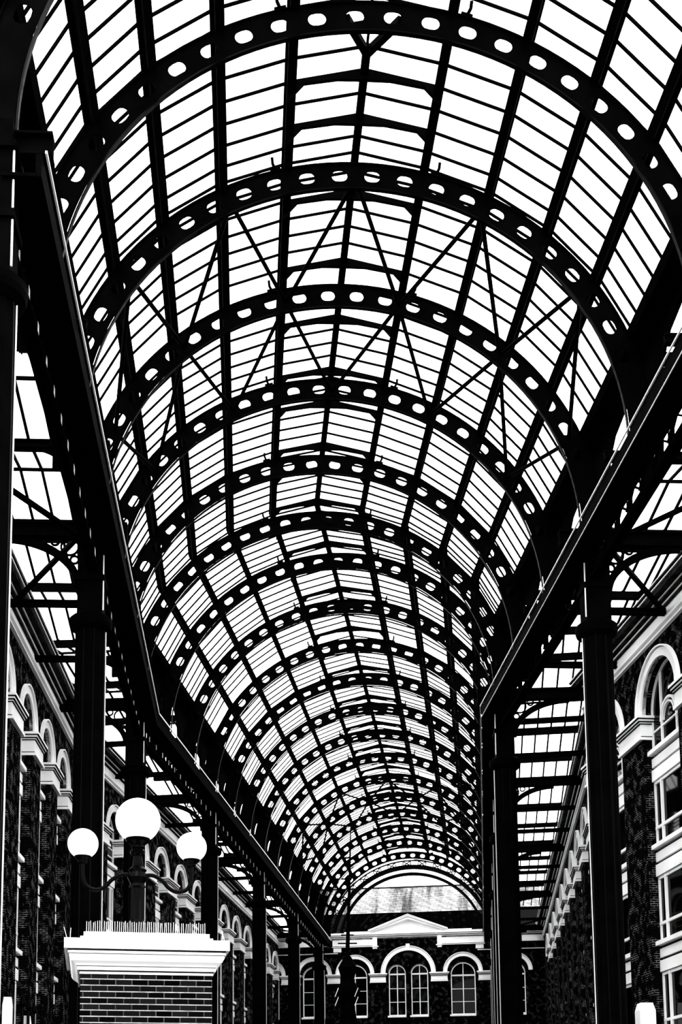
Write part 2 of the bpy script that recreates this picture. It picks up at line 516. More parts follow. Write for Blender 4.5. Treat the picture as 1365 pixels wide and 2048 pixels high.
# back facade --------------------------------------------------------------
MB_ = frame(O2 + dv(A2) * 4.85 * R, A2)
ZF = Z(1.955)
bb = [(-1.62 * R, .16 * R), (-1.085 * R, .165 * R), (-.605 * R, .178 * R), (.008 * R, .262 * R), (.63 * R, .178 * R), (1.2 * R, .165 * R)]
wb = wall_mesh(-2.1 * R, 2.2 * R, bb, Z(2.44), ZF)
# brick infill of the wide middle arch around its two lights
c0 = .008 * R
wb.box(c0 - .03 * R, c0 + .03 * R, .15, .6, 0, ZF + .25 * R)
wb.box(c0 - .262 * R, c0 + .262 * R, .15, .6, 0, Z(1.462))
for (c, r) in bb:
    if r < .2 * R: wb.box(c - r, c + r, .15, .6, 0, Z(1.462))
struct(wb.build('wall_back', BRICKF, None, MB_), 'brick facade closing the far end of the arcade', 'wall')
dd = ['far left', 'left end', 'left of centre', 'middle', 'right of centre', 'right end']
for i, (c, r) in enumerate(bb):
    if i == 3: continue
    arched_window(MB_, 'back', c, r * .78, ZF - .03 * R, Z(1.468), [(None, None)], .30, 'arched sash window of the end facade, %s' % dd[i], frame_style=1, rs=.001)
    m = MB(); m.strip(arcpts(0, ZF, r), arcpts(0, ZF, r + .036 * R), -.07, .3); m.strip(arcpts(0, ZF, r + .039 * R), arcpts(0, ZF, r + .046 * R), -.14, .3)
    struct(m.build(trim_name(), STONE, None, MB_ @ Matrix.Translation((c, 0, 0))), 'stone arch over the end facade window, %s' % dd[i], 'trim')
    m = MB(); m.strip(arcpts(0, ZF - .03 * R, r * .78), arcpts(0, ZF, r), .22, .5)
    for sgn in (-1, 1): m.box(min(sgn * r * .78, sgn * r), max(sgn * r * .78, sgn * r), .22, .5, Z(1.462), ZF)
    struct(m.build(trim_name(), BRICKF, None, MB_ @ Matrix.Translation((c, 0, 0))), 'recessed brick lining of the end facade window, %s' % dd[i], 'trim')
m = MB(); m.strip(arcpts(0, ZF, .262 * R), arcpts(0, ZF, .304 * R), -.07, .3); m.strip(arcpts(0, ZF, .307 * R), arcpts(0, ZF, .315 * R), -.14, .3)
m.prism([(-.1, ZF + .26 * R), (.1, ZF + .26 * R), (.16, ZF + .335 * R), (-.16, ZF + .335 * R)], -.2, .1)
struct(m.build(trim_name(), STONE, None, MB_ @ Matrix.Translation((c0, 0, 0))), 'wide stone arch with keystone in the middle of the end facade', 'trim')
for sgn, dn in ((-1, 'left'), (1, 'right')):
    arched_window(MB_, 'back', c0 + sgn * .128 * R, .097 * R, ZF, Z(1.468), [(None, None)], .30, '%s light of the paired windows under the wide middle arch' % dn, frame_style=1, rs=.001)
m = MB(); a = arcpts(0, ZF, .262 * R, 24)
# brick tympanum over the pair
for sgn in (-1, 1):
    cc = sgn * .128 * R
    lo = arcpts(cc, ZF, .097 * R, 24)
    up = []
    for p in lo:
        x = max(-.26 * R, min(.26 * R, p[0] + (p[0] - cc) * .32))
        up.append((x, ZF + math.sqrt(max(0, (.262 * R) ** 2 - x * x))))
    m.strip(lo, up, .2, .5)
    x_ = sgn * .225 * R; y_ = sgn * .262 * R
    m.box(min(x_, y_), max(x_, y_), .2, .5, Z(1.462), ZF + .02)
struct(m.build(trim_name(), BRICKF, None, MB_ @ Matrix.Translation((c0, 0, 0))), 'brick infill between the paired middle lights', 'trim')
e = sorted(bb)
for i in range(len(e) - 1):
    impost(MB_, e[i][0] + e[i][1] + .0, e[i + 1][0] - e[i + 1][1], ZF, 'stone impost block of the end facade between the %s and %s arches' % (dd[i], dd[i + 1]), h=.105 * R)
# entablature and pediment
m = MB()
for x0, x1 in ((-.86, -.37), (.37, .88)):
    m.box(x0 * R, x1 * R, -.12, .3, Z(2.285), Z(2.355))
    m.box(x0 * R - .05, x1 * R + .05, -.2, .3, Z(2.268), Z(2.275))
m.box(-2.1 * R, -.93 * R, -.12, .3, Z(2.285), Z(2.355)); m.box(1.3 * R, 2.1 * R, -.12, .3, Z(2.285), Z(2.355))
m.box(-2.1 * R, -.80 * R, -.16, .3, Z(2.195), Z(2.203)); m.box(.80 * R, 2.1 * R, -.16, .3, Z(2.195), Z(2.203))
m.box(-.85 * R, -.76 * R, -.14, .3, Z(2.215), Z(2.262)); m.box(.78 * R, .87 * R, -.14, .3, Z(2.215), Z(2.262))
struct(m.build(trim_name(), STONE, None, MB_), 'pale frieze panels of the end facade', 'trim')
for x in (-.368, .372):
    m = MB()
    m.box((x - .025) * R, (x + .025) * R, -.3, .2, Z(2.27), Z(2.37)); m.box((x - .04) * R, (x + .04) * R, -.36, .2, Z(2.262), Z(2.272)); m.box((x - .025) * R, (x + .025) * R, -.3, .2, Z(2.24), Z(2.262))
    struct(m.build(trim_name(), STONE, None, MB_), 'stone bracket under the %s foot of the pediment' % ('left' if x < 0 else 'right'), 'trim')
m = MB()
m.box(-2.1 * R, 2.1 * R, -.35, .4, Z(2.388), Z(2.398)); m.box(-2.1 * R, 2.1 * R, -.45, .4, Z(2.404), Z(2.424))
m.box(-2.1 * R, 2.1 * R, -.2, .4, Z(2.372), Z(2.38)); m.box(-2.1 * R, 2.1 * R, .0, .5, Z(2.36), Z(2.44))
m.box(-.72 * R, .74 * R, -.15, .5, Z(2.43), Z(2.447))
struct(m.build(trim_name(), STONE, None, MB_), 'thin stepped cornice across the end facade', 'trim')
m = MB(); pc = .015 * R
m.prism([(pc - .37 * R, Z(2.445)), (pc + .37 * R, Z(2.445)), (pc, Z(2.575))], -.05, .4)
for sgn in (-1, 1):
    for (o0, o1, d) in ((.0, .022, -.42), (.028, .040, -.52), (.046, .054, -.56)):
        m.prism([(pc, Z(2.575 + o0)), (pc, Z(2.575 + o1)), (pc + sgn * (.455) * R, Z(2.428 + o1 * .5)), (pc + sgn * .455 * R, Z(2.42 + o0 * .5))][::sgn], d, .4)
struct(m.build(trim_name(), STONE, None, MB_), 'triangular stone pediment over the end facade', 'trim')

# ================================================================== BARREL VAULT
# ---- arched ribs
def rib_web():
    v, f = MB(), None
    t = .02
    ri, ro = .957 * R, 1.046 * R
    hr = .0212 * R; hl = .0068 * R          # stadium half height / half straight
    per = []
    N = 6
    # perimeter parametric points of the cell (theta, r) clockwise
    for i in range(N): per.append((-1 + 2 * i / N, -1))
    for i in range(4): per.append((1, -1 + 2 * i / 4))
    for i in range(N): per.append((1 - 2 * i / N, 1))
    for i in range(4): per.append((-1, 1 - 2 * i / 4))
    P = len(per)
    for k in range(-11, 11):
        tc = (k + .5) * DTH
        b = len(v.v)
        for y in (-t / 2, t / 2):
            for (a, q) in per:
                th = tc + a * DTH / 2; r = (ri + ro) / 2 + q * (ro - ri) / 2
                v.v.append((r * math.sin(th), y, r * math.cos(th)))
            for (a, q) in per:
                # hole outline (stadium) in local tangent frame about r = R
                ang = math.atan2(q * (ro - ri) / 2, a * R * DTH / 2)
                cx_ = math.cos(ang) * hr + (hl if math.cos(ang) > 0.01 else -hl if math.cos(ang) < -.01 else 0)
                cz_ = math.sin(ang) * hr
                ct, st = math.cos(tc), math.sin(tc)
                x = (R + cz_) * st + cx_ * ct; z = (R + cz_) * ct - cx_ * st
                v.v.append((x, y, z))
        for i in range(P):
            j = (i + 1) % P
            v.f.append((b + i, b + j, b + P + j, b + P + i))
            v.f.append((b + 2 * P + j, b + 2 * P + i, b + 3 * P + i, b + 3 * P + j))
            v.f.append((b + P + i, b + P + j, b + 3 * P + j, b + 3 * P + i))
    # solid feet
    for sg in (-1, 1):
        inner, outer = [], []
        for i in range(9):
            th = 11 * DTH + (math.pi / 2 - 11 * DTH) * i / 8
            inner.append((sg * ri * math.sin(th), ri * math.cos(th)))
            outer.append((sg * (ro + .01 * R * i / 8) * math.sin(th), ro * math.cos(th)))
        inner.append((sg * ri, -.14 * R)); outer.append((sg * 1.056 * R, -.14 * R))
        v.strip(inner, outer, -t / 2, t / 2)
    return v
def rib_flange(r, w, t, foot=True):
    v = MB(); a, b = [], []
    for i in range(65):
        th = -math.pi / 2 + math.pi * i / 64
        a.append((r * math.sin(th), r * math.cos(th))); b.append(((r + t) * math.sin(th), (r + t) * math.cos(th)))
    a = [(-r, -.14 * R)] + a + [(r, -.14 * R)]; b = [(-r - t, -.14 * R)] + b + [(r + t, -.14 * R)]
    v.strip(a, b, -w / 2, w / 2)
    return v
web_me = fixn(rib_web().mesh('web', IRON))
up_me = fixn(rib_flange(1.046 * R, .11, .03).mesh('upper_flange', IRON))
lo_me = fixn(rib_flange(.948 * R, .10, .035).mesh('lower_flange', IRON_SAT))
hk = MB()
hk.bar((0, 0, 0), (0, 0, .08), .26, .08, (0, 1, 0)); hk.tube([(0.02, -.05, .04), (.05, -.10, .14), (.03, -.15, .26)], .04, 8)
hook_me = hk.mesh('spotlight_hook', IRON)
def rib_desc(k):
    if k == 0: return 'black perforated roof rib cut off by the top right corner'
    if k == LAST: return 'last perforated arched rib, next to the open latticework of the end arch'
    return '%s arched black rib with oval holes, counted from the top of the picture' % (ORD[k - 1].capitalize() if k > 1 else 'Topmost')
for k in range(0, LAST + 1):
    M = ring_frame(k, ZC)
    t = thing('roof_rib', rib_desc(k), 'roof rib', M, 'perforated arched ribs of the barrel roof')
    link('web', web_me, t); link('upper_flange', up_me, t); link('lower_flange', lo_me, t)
    for sg in (-1, 1):
        th = sg * 2.35 * DTH
        link('spotlight_hook', hook_me, t, Matrix.Translation((1.05 * R * math.sin(th), 0, 1.05 * R * math.cos(th))) @ Matrix.Rotation(th, 4, 'Y') @ Matrix.Diagonal((sg, 1, 1, 1)))
    if k == 1:
        m = MB()
        for sg in (-1, 1):
            m.bar((sg * .085 * R, .05, 1.0 * R), (0, 1.5, 1.085 * R), .16, .14)
        m.bar((0, .1, 1.10 * R), (0, 1.5, 1.10 * R), .06, .06)
        m.build('ridge_bracket', IRON, t)

# ---- purlins
def box_run(m, u, z, s0, s1, w, h, th):
    """rectangular member along s, rotated th about s axis"""
    c, s = math.cos(th), math.sin(th)
    b = len(m.v)
    for sf in (s0, s1):
        for (a, q) in ((-w / 2, -h / 2), (w / 2, -h / 2), (w / 2, h / 2), (-w / 2, h / 2)):
            uu = u + a * c + q * s; zz = z - a * s + q * c
            m.v.append((uu, sf(uu), zz))
    m.f += [(b, b + 1, b + 2, b + 3), (b + 7, b + 6, b + 5, b + 4), (b, b + 4, b + 5, b + 1), (b + 1, b + 5, b + 6, b + 2), (b + 2, b + 6, b + 7, b + 3), (b + 3, b + 7, b + 4, b)]
SEGS = ((S1, lambda u: ring_s(0) - 0.4, lambda u: B1 - u * TD, 'near'), (S2, lambda u: B2 + u * TD, lambda u: ring_s(LAST) + .1, 'far'))
pn = ['lowest left', 'fourth left', 'third left', 'second left', 'first left', 'ridge', 'first right', 'second right', 'third right', 'fourth right', 'lowest right']
for (Ms, fa, fb, ns) in SEGS:
    for i in range(11):
        if i == 5:
            m = MB(); box_run(m, 0, ZC + RIDGE - .10, (lambda u, fa=fa: fa(u)) if ns == 'far' else (lambda u: 1.4), fb, .19, .16, 0)
            o = m.build('ridge_beam', IRON, None, Ms)
            tag(o, 'thin black ridge beam along the crown of the %s stretch of roof' % ns, 'beam')
            continue
        m = MB(); u, z = onarc(PA[i], 1.062 * R)
        box_run(m, u, z, fa, fb, .045, .26, PA[i])
        for q in (-.13, .13):
            uu, zz = onarc(PA[i], 1.062 * R + q)
            box_run(m, uu, zz, fa, fb, .22, .03, PA[i])
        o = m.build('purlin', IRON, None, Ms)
        tag(o, 'long black purlin, %s from the ridge, %s stretch of the barrel roof' % (pn[i], ns), 'beam', 'purlins of the barrel roof')

# ---- glazing bays
NB = 7
def OFF(k): return (.35 - .19 * (k - 1)) % 1.0
for k in range(0, LAST):
    Ms, fa, fb = bay(k)
    if k == 0: fa0 = fa
    name = 'pitched glass roof bay between the %s and %s ribs' % (('cut-off', 'topmost') if k == 0 else (ORD[k - 1], ORD[k]) if k > 1 else ('topmost', 'second'))
    t = thing('roof_glazing', name, 'glass roof', Ms, 'glazed bays of the barrel roof')
    bars, gl = MB(), MB()
    for i in range(10):
        a, b = gp(i), gp(i + 1)
        # glass pane sheet (thin solid)
        a2, b2 = gp(i, .012), gp(i + 1, .012)
        q = len(gl.v)
        for (p, pp) in ((a, a2), (b, b2)):
            for sf in (fa, fb):
                gl.v.append((p[0], sf(p[0]), p[1])); gl.v.append((pp[0], sf(pp[0]), pp[1]))
        # order: a_fa,a2_fa,a_fb,a2_fb,b_fa,b2_fa,b_fb,b2_fb
        gl.f += [(q, q + 2, q + 6, q + 4), (q + 1, q + 5, q + 7, q + 3)]
        nx, nz = -(b[1] - a[1]), (b[0] - a[0])
        l = math.hypot(nx, nz); nx /= l; nz /= l
        if nz < 0: nx, nz = -nx, -nz
        for j in range(NB + 1):
            tt = (j + OFF(k)) / NB
            if tt > 1: continue
            pa = Vector((a[0], fa(a[0]) * (1 - tt) + fb(a[0]) * tt, a[1])); pb = Vector((b[0], fa(b[0]) * (1 - tt) + fb(b[0]) * tt, b[1]))
            off = Vector((nx, 0, nz)) * -.02
            bars.bar(pa + off, pb + off, .052, .052, (nx, 0, nz))
    gl.build('glass', RGLASS, t)
    bars.build('glazing_bars', IRON, t)
    ts = (3, 5) if k in (0, 1) else (2, 6)
    for j in ts:
        tt = (j + OFF(k)) / NB
        for sg in (-1, 1):
            a, b = gp(5 + sg), gp(5)
            wb_ = MB()
            w_ = .08
            def sx(u): return fa(u) * (1 - tt) + fb(u) * tt
            P = [(a[0], a[1]), (b[0], b[1]), (b[0], b[1] - .30), (b[0] + (a[0] - b[0]) * .35, b[1] + (a[1] - b[1]) * .35 - .17), (a[0], a[1] - .12)]
            q = len(wb_.v)
            for dy in (-w_ / 2, w_ / 2):
                for p in P: wb_.v.append((p[0], sx(p[0]) + dy, p[1]))
            n_ = len(P)
            wb_.f += [tuple(range(q, q + n_)), tuple(reversed(range(q + n_, q + 2 * n_)))] + [(q + i2, q + n_ + i2, q + n_ + (i2 + 1) % n_, q + (i2 + 1) % n_) for i2 in range(n_)]
            # knee bracket down to the purlin
            wb_.prism([(a[0], a[1] - .1), (a[0] - sg * .42, a[1] + .02), (a[0] + sg * .02, a[1] - .50)], sx(a[0]) - .05, sx(a[0]) + .05)
            fixn(wb_.build('ridge_rafter', IRON, t).data)
# ---- wind braces
def brace(k0, k1, i0, i1, desc):
    M0, M1 = ring_frame(k0, ZC), ring_frame(k1, ZC)
    r = .99 * R
    def P(M, i): 
        a = DTH * 2 * i
        return M @ Vector((r * math.sin(a), 0, r * math.cos(a)))
    a, b = P(M0, i0), P(M1, i1)
    m = MB(); c = (a + b) / 2
    t_ = (b - a).normalized()
    m.tube([a - c + t_ * .1, b - c - t_ * .1], .06, 8)
    o = m.build('brace_rod', IRON, None, Matrix.Translation(c))
    tag(o, desc, 'brace', 'diagonal wind braces under the barrel roof')
PNX = {0: 'ridge', 1: 'first purlin', 2: 'second purlin', 3: 'third purlin', 4: 'fourth purlin', 5: 'lowest purlin'}
def bdesc(k0, k1, i0, i1):
    sd = 'right' if (i0 + i1) > 0 else 'left'
    return '%s brace rod, %s rib at %s to %s rib at %s' % (sd, ORD[k0 - 1], PNX[abs(i0)], ORD[k1 - 1], PNX[abs(i1)])
for (ka, kb) in ((2, 3), (4, 3), (14, 15), (16, 15)):
    for sg in (-1, 1):
        for (e0, o0) in ((0, 1), (2, 1), (2, 3), (4, 3), (4, 5)):
            if ka < kb: brace(ka, kb, sg * e0, sg * o0, bdesc(ka, kb, sg * e0, sg * o0))
            else: brace(kb, ka, sg * o0, sg * e0, bdesc(kb, ka, sg * o0, sg * e0))
# ---- end arch latticework
ME = frame(O2 + dv(A2) * (ring_s(LAST) + .55 * R), A2, ZC)
t = thing('end_arch', 'open latticed end arch framing the sky and slate roof at the far end', 'roof rib', ME)
def hoop(r0, r1, w, a=1.68):
    v = MB(); A_ = [-a + 2 * a * i / 64 for i in range(65)]
    v.strip([(r0 * math.sin(x), r0 * math.cos(x)) for x in A_], [(r1 * math.sin(x), r1 * math.cos(x)) for x in A_], -w / 2, w / 2)
    return v
hoop(1.055 * R, 1.07 * R, .15).build('outer_chord', IRON, t)
hoop(.962 * R, 1.002 * R, .7).build('inner_chord', IRON, t)
hoop(.882 * R, .905 * R, .7).build('glazing_ring', IRON, t)
for i in range(-17, 18):
    a = i * .092
    m = MB()
    m.bar((R * math.sin(a), 0, R * math.cos(a)), (1.06 * R * math.sin(a), 0, 1.06 * R * math.cos(a)), .08, .08, (0, 1, 0))
    sgn = 1 if i % 2 else -1
    m.bar((R * math.sin(a), 0, R * math.cos(a)), (1.06 * R * math.sin(a + .092 * sgn), 0, 1.06 * R * math.cos(a + .092 * sgn)), .08, .08, (0, 1, 0))
    m.build('lattice_bar', IRON, t)
for sg in (-1, 1):
    MB().box(sg * 1.03 * R - .2, sg * 1.03 * R + .2, -.2, .2, -ZC, -.1 * R).build('leg', IRON, t)
for i in range(-8, 9):
    a = i * .19
    m = MB(); m.bar((.9 * R * math.sin(a), 0, .9 * R * math.cos(a)), (.97 * R * math.sin(a), 0, .97 * R * math.cos(a)), .04, .04, (0, 1, 0)); m.build('spacer_bar', IRON, t)

# ================================================================== EAVES, GUTTERS, GIRDERS, COLUMNS
WALLU = {-1: 1.455, 1: 1.535}
for k in range(0, LAST):
    Ms, fa, fb = bay(k)
    for sg in (-1, 1):
        u1, u2 = 1.00 * R * sg, 1.05 * R * sg
        m = MB()
        # spandrel plate with an arched opening between the ribs
        n = 16; zt = Z(2.99); z0 = Z(2.36)
        lo, up = [], []
        sa, sb = fa(u2), fb(u2)
        for i in range(n + 1):
            tt = i / n; s_ = sa + (sb - sa) * tt
            x = (tt - .5) / .42
            zz = Z(2.58) + .215 * R * math.sqrt(max(0, 1 - x * x)) if abs(x) < 1 else z0
            lo.append((s_, zz)); up.append((s_, zt - .16 * R))
        b = len(m.v)
        for (L_, uo) in ((lo, u2), (up, u2), (lo, u2 + sg * .06), (up, u2 + sg * .06)):
            m.v += [(uo, p[0], p[1]) for p in L_]
        N1 = n + 1
        for i in range(n):
            m.f += [(b + i, b + i + 1, b + N1 + i + 1, b + N1 + i), (b + 2 * N1 + i, b + 3 * N1 + i, b + 3 * N1 + i + 1, b + 2 * N1 + i + 1),
                    (b + i, b + 2 * N1 + i, b + 2 * N1 + i + 1, b + i + 1), (b + N1 + i, b + N1 + i + 1, b + 3 * N1 + i + 1, b + 3 * N1 + i)]
        me_up = MB()
        fixn(m.build('x', IRON).data) if False else None
        t = thing('arched_eaves', 'black arched eaves plate on the %s between the %s and %s ribs' % (SIDE[sg], 'cut-off' if k == 0 else ORD[k - 1] if k > 1 else 'topmost', ORD[k] if k > 0 else 'topmost'), 'eaves', Ms, 'arched eaves panels under the barrel roof')
        fixn(m.build('spandrel_plate', IRON, t).data)
        q = MB()
        a_ = (gp(10)[0] * sg * .995, gp(10)[1] - .05); 
        pr = [a_, (a_[0] + sg * .05, a_[1] - .02), (u2 + sg * .06, zt - .16 * R), (u2, zt - .16 * R)]
        for sf in (fa, fb):
            for p in pr: q.v.append((p[0], sf(p[0]), p[1]))
        q.f += [(0, 1, 2, 3), (7, 6, 5, 4)] + [(i, 4 + i, 4 + (i + 1) % 4, (i + 1) % 4) for i in range(4)]
        fixn(q.build('eaves_plate', IRON, t).data)
# gutters with pale rail
for (Ms, fa, fb, ns) in SEGS:
    for sg in (-1, 1):
        if ns == 'far': fb = lambda u: 4.80 * R
        t = thing('eaves_gutter', 'black box gutter with a thin pale top rail, %s side, %s stretch' % (SIDE[sg], ns), 'gutter', Ms)
        m = MB(); u = .885 * R * sg
        box_run(m, u, Z(2.3125), fa, fb, .10, .42, 0)
        box_run(m, .93 * R * sg, Z(2.288), fa, fb, .6, .06, 0)
        m.build('channel', IRON, t)
        m = MB(); box_run(m, (.8705 if sg > 0 else .868) * R * sg, Z(2.347), fa, fb, .035, .03 if sg > 0 else .05, 0)
        m.build('rail', RAIL, t)['label'] = 'thin pale rail'
        m = MB(); box_run(m, .874 * R * sg, Z(2.283), fa, fb, .02, .02, 0)
        if sg > 0: m.build('drip_edge', EDGE, t)['label'] = 'dull grey lower lip'
# columns
FIL = MB().tube([(0, 0, .6), (0, 0, Z(1.99))], .018, 6).mesh('fillet', IRON_SAT)
HLT1 = MB().tube([(0, 0, .6), (0, 0, Z(1.99))], .014, 6).mesh('edge_highlight', EDGE)  # pale strip painting the lit edge of the column shaft
HLT2 = MB().tube([(0, 0, Z(2.06)), (0, 0, Z(2.36))], .02, 6).mesh('edge_highlight', EDGE)  # pale strip painting the same highlight up the column block
def column(k, sg, desc):
    M = ring_frame(k, 0)
    t = thing('iron_column', desc, 'column', M @ Matrix.Translation((.998 * R * sg, 0, 0)), 'black iron columns carrying the roof')
    m = MB()
    prof = [(.40, .5), (.40, Z(2.0))]
    m.lathe(prof, 32, flute=1, fd=.05)
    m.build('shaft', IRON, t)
    for a in (200, 250, 290, 340):
        x, y = .405 * math.cos(math.radians(a)), .405 * math.sin(math.radians(a))
        link('fillet', FIL, t, Matrix.Translation((x, y, 0)))
    a = math.radians(270 - sg * 84)
    link('edge_highlight', HLT1, t, Matrix.Translation((.42 * math.cos(a), .42 * math.sin(a), 0)))['label'] = 'thin pale painted highlight'
    link('edge_highlight', HLT2, t, Matrix.Translation((-sg * .36, -.3, 0)))['label'] = 'thin pale painted highlight'
    m = MB()
    m.lathe([(.42, Z(1.985)), (.55, Z(2.0)), (.58, Z(2.015)), (.58, Z(2.035)), (.50, Z(2.045)), (.36, Z(2.05))], 32)
    m.build('capital', IRON, t, smooth=False)
    m = MB()
    m.box(-.34, .34, -.34, .34, Z(2.045), Z(2.44))
    m.box(-.40, .40, -.40, .40, Z(2.18), Z(2.20)); m.box(-.42, .42, -.42, .42, Z(2.36), Z(2.375))
    m.build('upper_block', IRON, t)
    m = MB()
    m.lathe([(.62, 0), (.62, .25), (.52, .35), (.46, .5), (.41, .55)], 32)
    m.build('base', IRON, t)
    return t
CL = [0, 3, 6, 9, 12, 15, 18]
lab = {0: 'huge fluted iron column cut off by the left picture edge', 3: 'tall iron column nearest on the left, left of the lamp post',
       6: 'iron column directly behind the large middle lamp globe', 9: 'iron column just right of the right lamp globe',
       12: 'fourth iron column on the left, beyond the lamp', 15: 'fifth iron column on the left, in front of the end facade', 18: 'last thin iron column on the left near the end facade'}
for k in CL: column(k, -1, lab[k])
labr = {3: 'tall iron column nearest on the right, beside the right brick front', 6: 'broad iron column second on the right',
        9: 'iron column hidden in line behind the second right column', 12: 'fourth iron column in line on the right', 15: 'fifth iron column in line on the right', 18: 'last iron column in line on the right'}
for k in CL[1:]: column(k, 1, labr[k])
# lattice girders between columns
POST = MB().box(-.06, .06, -.07, .07, Z(2.25), Z(2.35)).mesh('post', IRON)
PEDGE = MB().box(-.012, .012, -.012, .012, Z(2.255), Z(2.345)).mesh('pale_edge', EDGE)  # pale strip along one edge of each post
for sg in (-1, 1):
    for j in range(len(CL) - 1):
        k0, k1 = CL[j], CL[j + 1]
        a = ring_frame(k0) @ Vector((.985 * R * sg, 0, 0)); b = ring_frame(k1) @ Vector((.985 * R * sg, 0, 0))
        if sg == 1 and k0 == 0: ds = 'lattice girder running out of the right picture edge'
        else: ds = 'black lattice girder on the %s between its %s and %s columns' % (SIDE[sg], ORD[j] if sg < 0 else ORD[j - 1], ORD[j + 1] if sg < 0 else ORD[j])
        L_ = (b - a).length; yaw = math.atan2(b.x - a.x, b.y - a.y)
        t = thing('lattice_girder', ds, 'girder', frame(a, yaw), 'lattice girders along the columns')
        for (nm_, z0, z1, w_) in (('lower_chord', 2.212, 2.252, .30), ('upper_chord', 2.345, 2.372, .30)):
            m = MB(); m.box(-w_ / 2, w_ / 2, .3, L_ - .3, Z(z0), Z(z0) + .05); m.box(-.05, .05, .3, L_ - .3, Z(z0), Z(z1))
            m.build(nm_, IRON, t)
        n = 12; dg = MB()
        for i in range(n + 1):
            y = .45 + (L_ - .9) * i / n
            po = link('post', POST, t, Matrix.Translation((0, y, 0)))
            link('pale_edge', PEDGE, po, Matrix.Translation((-sg * .062, -.07, 0)))['label'] = 'pale edge'
            if i < n:
                y2 = .45 + (L_ - .9) * (i + 1) / n
                dg.bar((.07, y, Z(2.25)), (.07, y2, Z(2.35)), .04, .09, (1, 0, 0)); dg.bar((-.07, y2, Z(2.25)), (-.07, y, Z(2.35)), .04, .09, (1, 0, 0))
        dg.build('diagonals', IRON, t)
# tie beams, brackets, horizontal braces
for k in range(0, LAST + 1):
    for sg in (-1, 1):
        M = ring_frame(k)
        wu = WALLU[sg] + (.03 if k >= 6 and sg < 0 else 0)
        colk = k in CL
        nmk = 'cut-off' if k == 0 else 'topmost' if k == 1 else ORD[k - 1]
        t = thing('tie_beam', 'black horizontal tie beam on the %s in line with the %s rib' % (SIDE[sg], nmk), 'beam', M @ Matrix.Translation((sg * 1.06 * R, 0, Z(2.375))), 'tie beams across the side aisles')
        m = MB(); x0, x1 = sorted((-sg * .20 * R, sg * (wu - 1.06) * R))
        top = .42 if colk else .20
        wd = .15 if colk else .09
        m.box(x0, x1, -wd, wd, 0, .04); m.box(x0, x1, -wd, wd, top - .04, top); m.box(x0, x1, -.03, .03, 0, top)
        m.build('beam', IRON, t)
        if not colk and sg < 0:
            m = MB(); pts = [(sg * -.06 * R, 0)] + [(sg * (.09 - .15 * math.sin(a)) * R, -.11 * R * (1 - math.cos(a)) ) for a in [math.pi / 2 * i / 8 for i in range(9)]]
            m.prism(pts if sg > 0 else pts, -.05, .05); fixn(m.build('gusset', IRON, t).data)
        if colk:
            tb = thing('spandrel_bracket', 'curved iron bracket with three rings beside the %s %s column' % (ORD[CL.index(k)] if sg < 0 else ('out-of-frame' if k == 0 else ORD[CL.index(k) - 1]), SIDE[sg]), 'bracket', M @ Matrix.Translation((sg * 1.05 * R, 0, Z(2.2))), 'ringed brackets under the tie beams')
            m = MB(); inn, out = [], []
            for i in range(17):
                a = math.pi / 2 * i / 16
                inn.append((sg * (.30 - .285 * math.cos(a)) * R, (-.03 + .185 * math.sin(a)) * R)); out.append((sg * (.30 - .315 * math.cos(a)) * R, (-.03 + .215 * math.sin(a)) * R))
            m.strip(inn, out, -.07, .07); fixn(m.build('arched_rib', IRON, tb).data)
            for (u_, z_, r_) in ((.035, .138, .034), (.093, .160, .0155), (.016, .085, .0155)):
                m = MB(); m.ring((sg * u_ * R, 0, z_ * R), r_ * R, .03, 'y', 28, 6, .05); m.build('ring', IRON, tb)
            for dk in (-1, 1):
                if not (0 <= k + dk <= LAST) or k not in (0, 3, 18) or k + dk == 19: continue
                a = M @ Vector((sg * 1.05 * R, 0, Z(2.385))); b = ring_frame(k + dk) @ Vector((sg * (wu - .03) * R, 0, Z(2.385)))
                m = MB(); m.bar(Vector((0, 0, 0)), b - a, .14, .10)
                o = m.build('aisle_brace', IRON, None, Matrix.Translation(a))
                tag(o, 'diagonal aisle brace on the %s from the %s rib towards the %s rib' % (SIDE[sg], nmk, 'cut-off' if k + dk == 0 else ORD[k + dk - 1]), 'brace', 'flat diagonal braces in the side aisles')
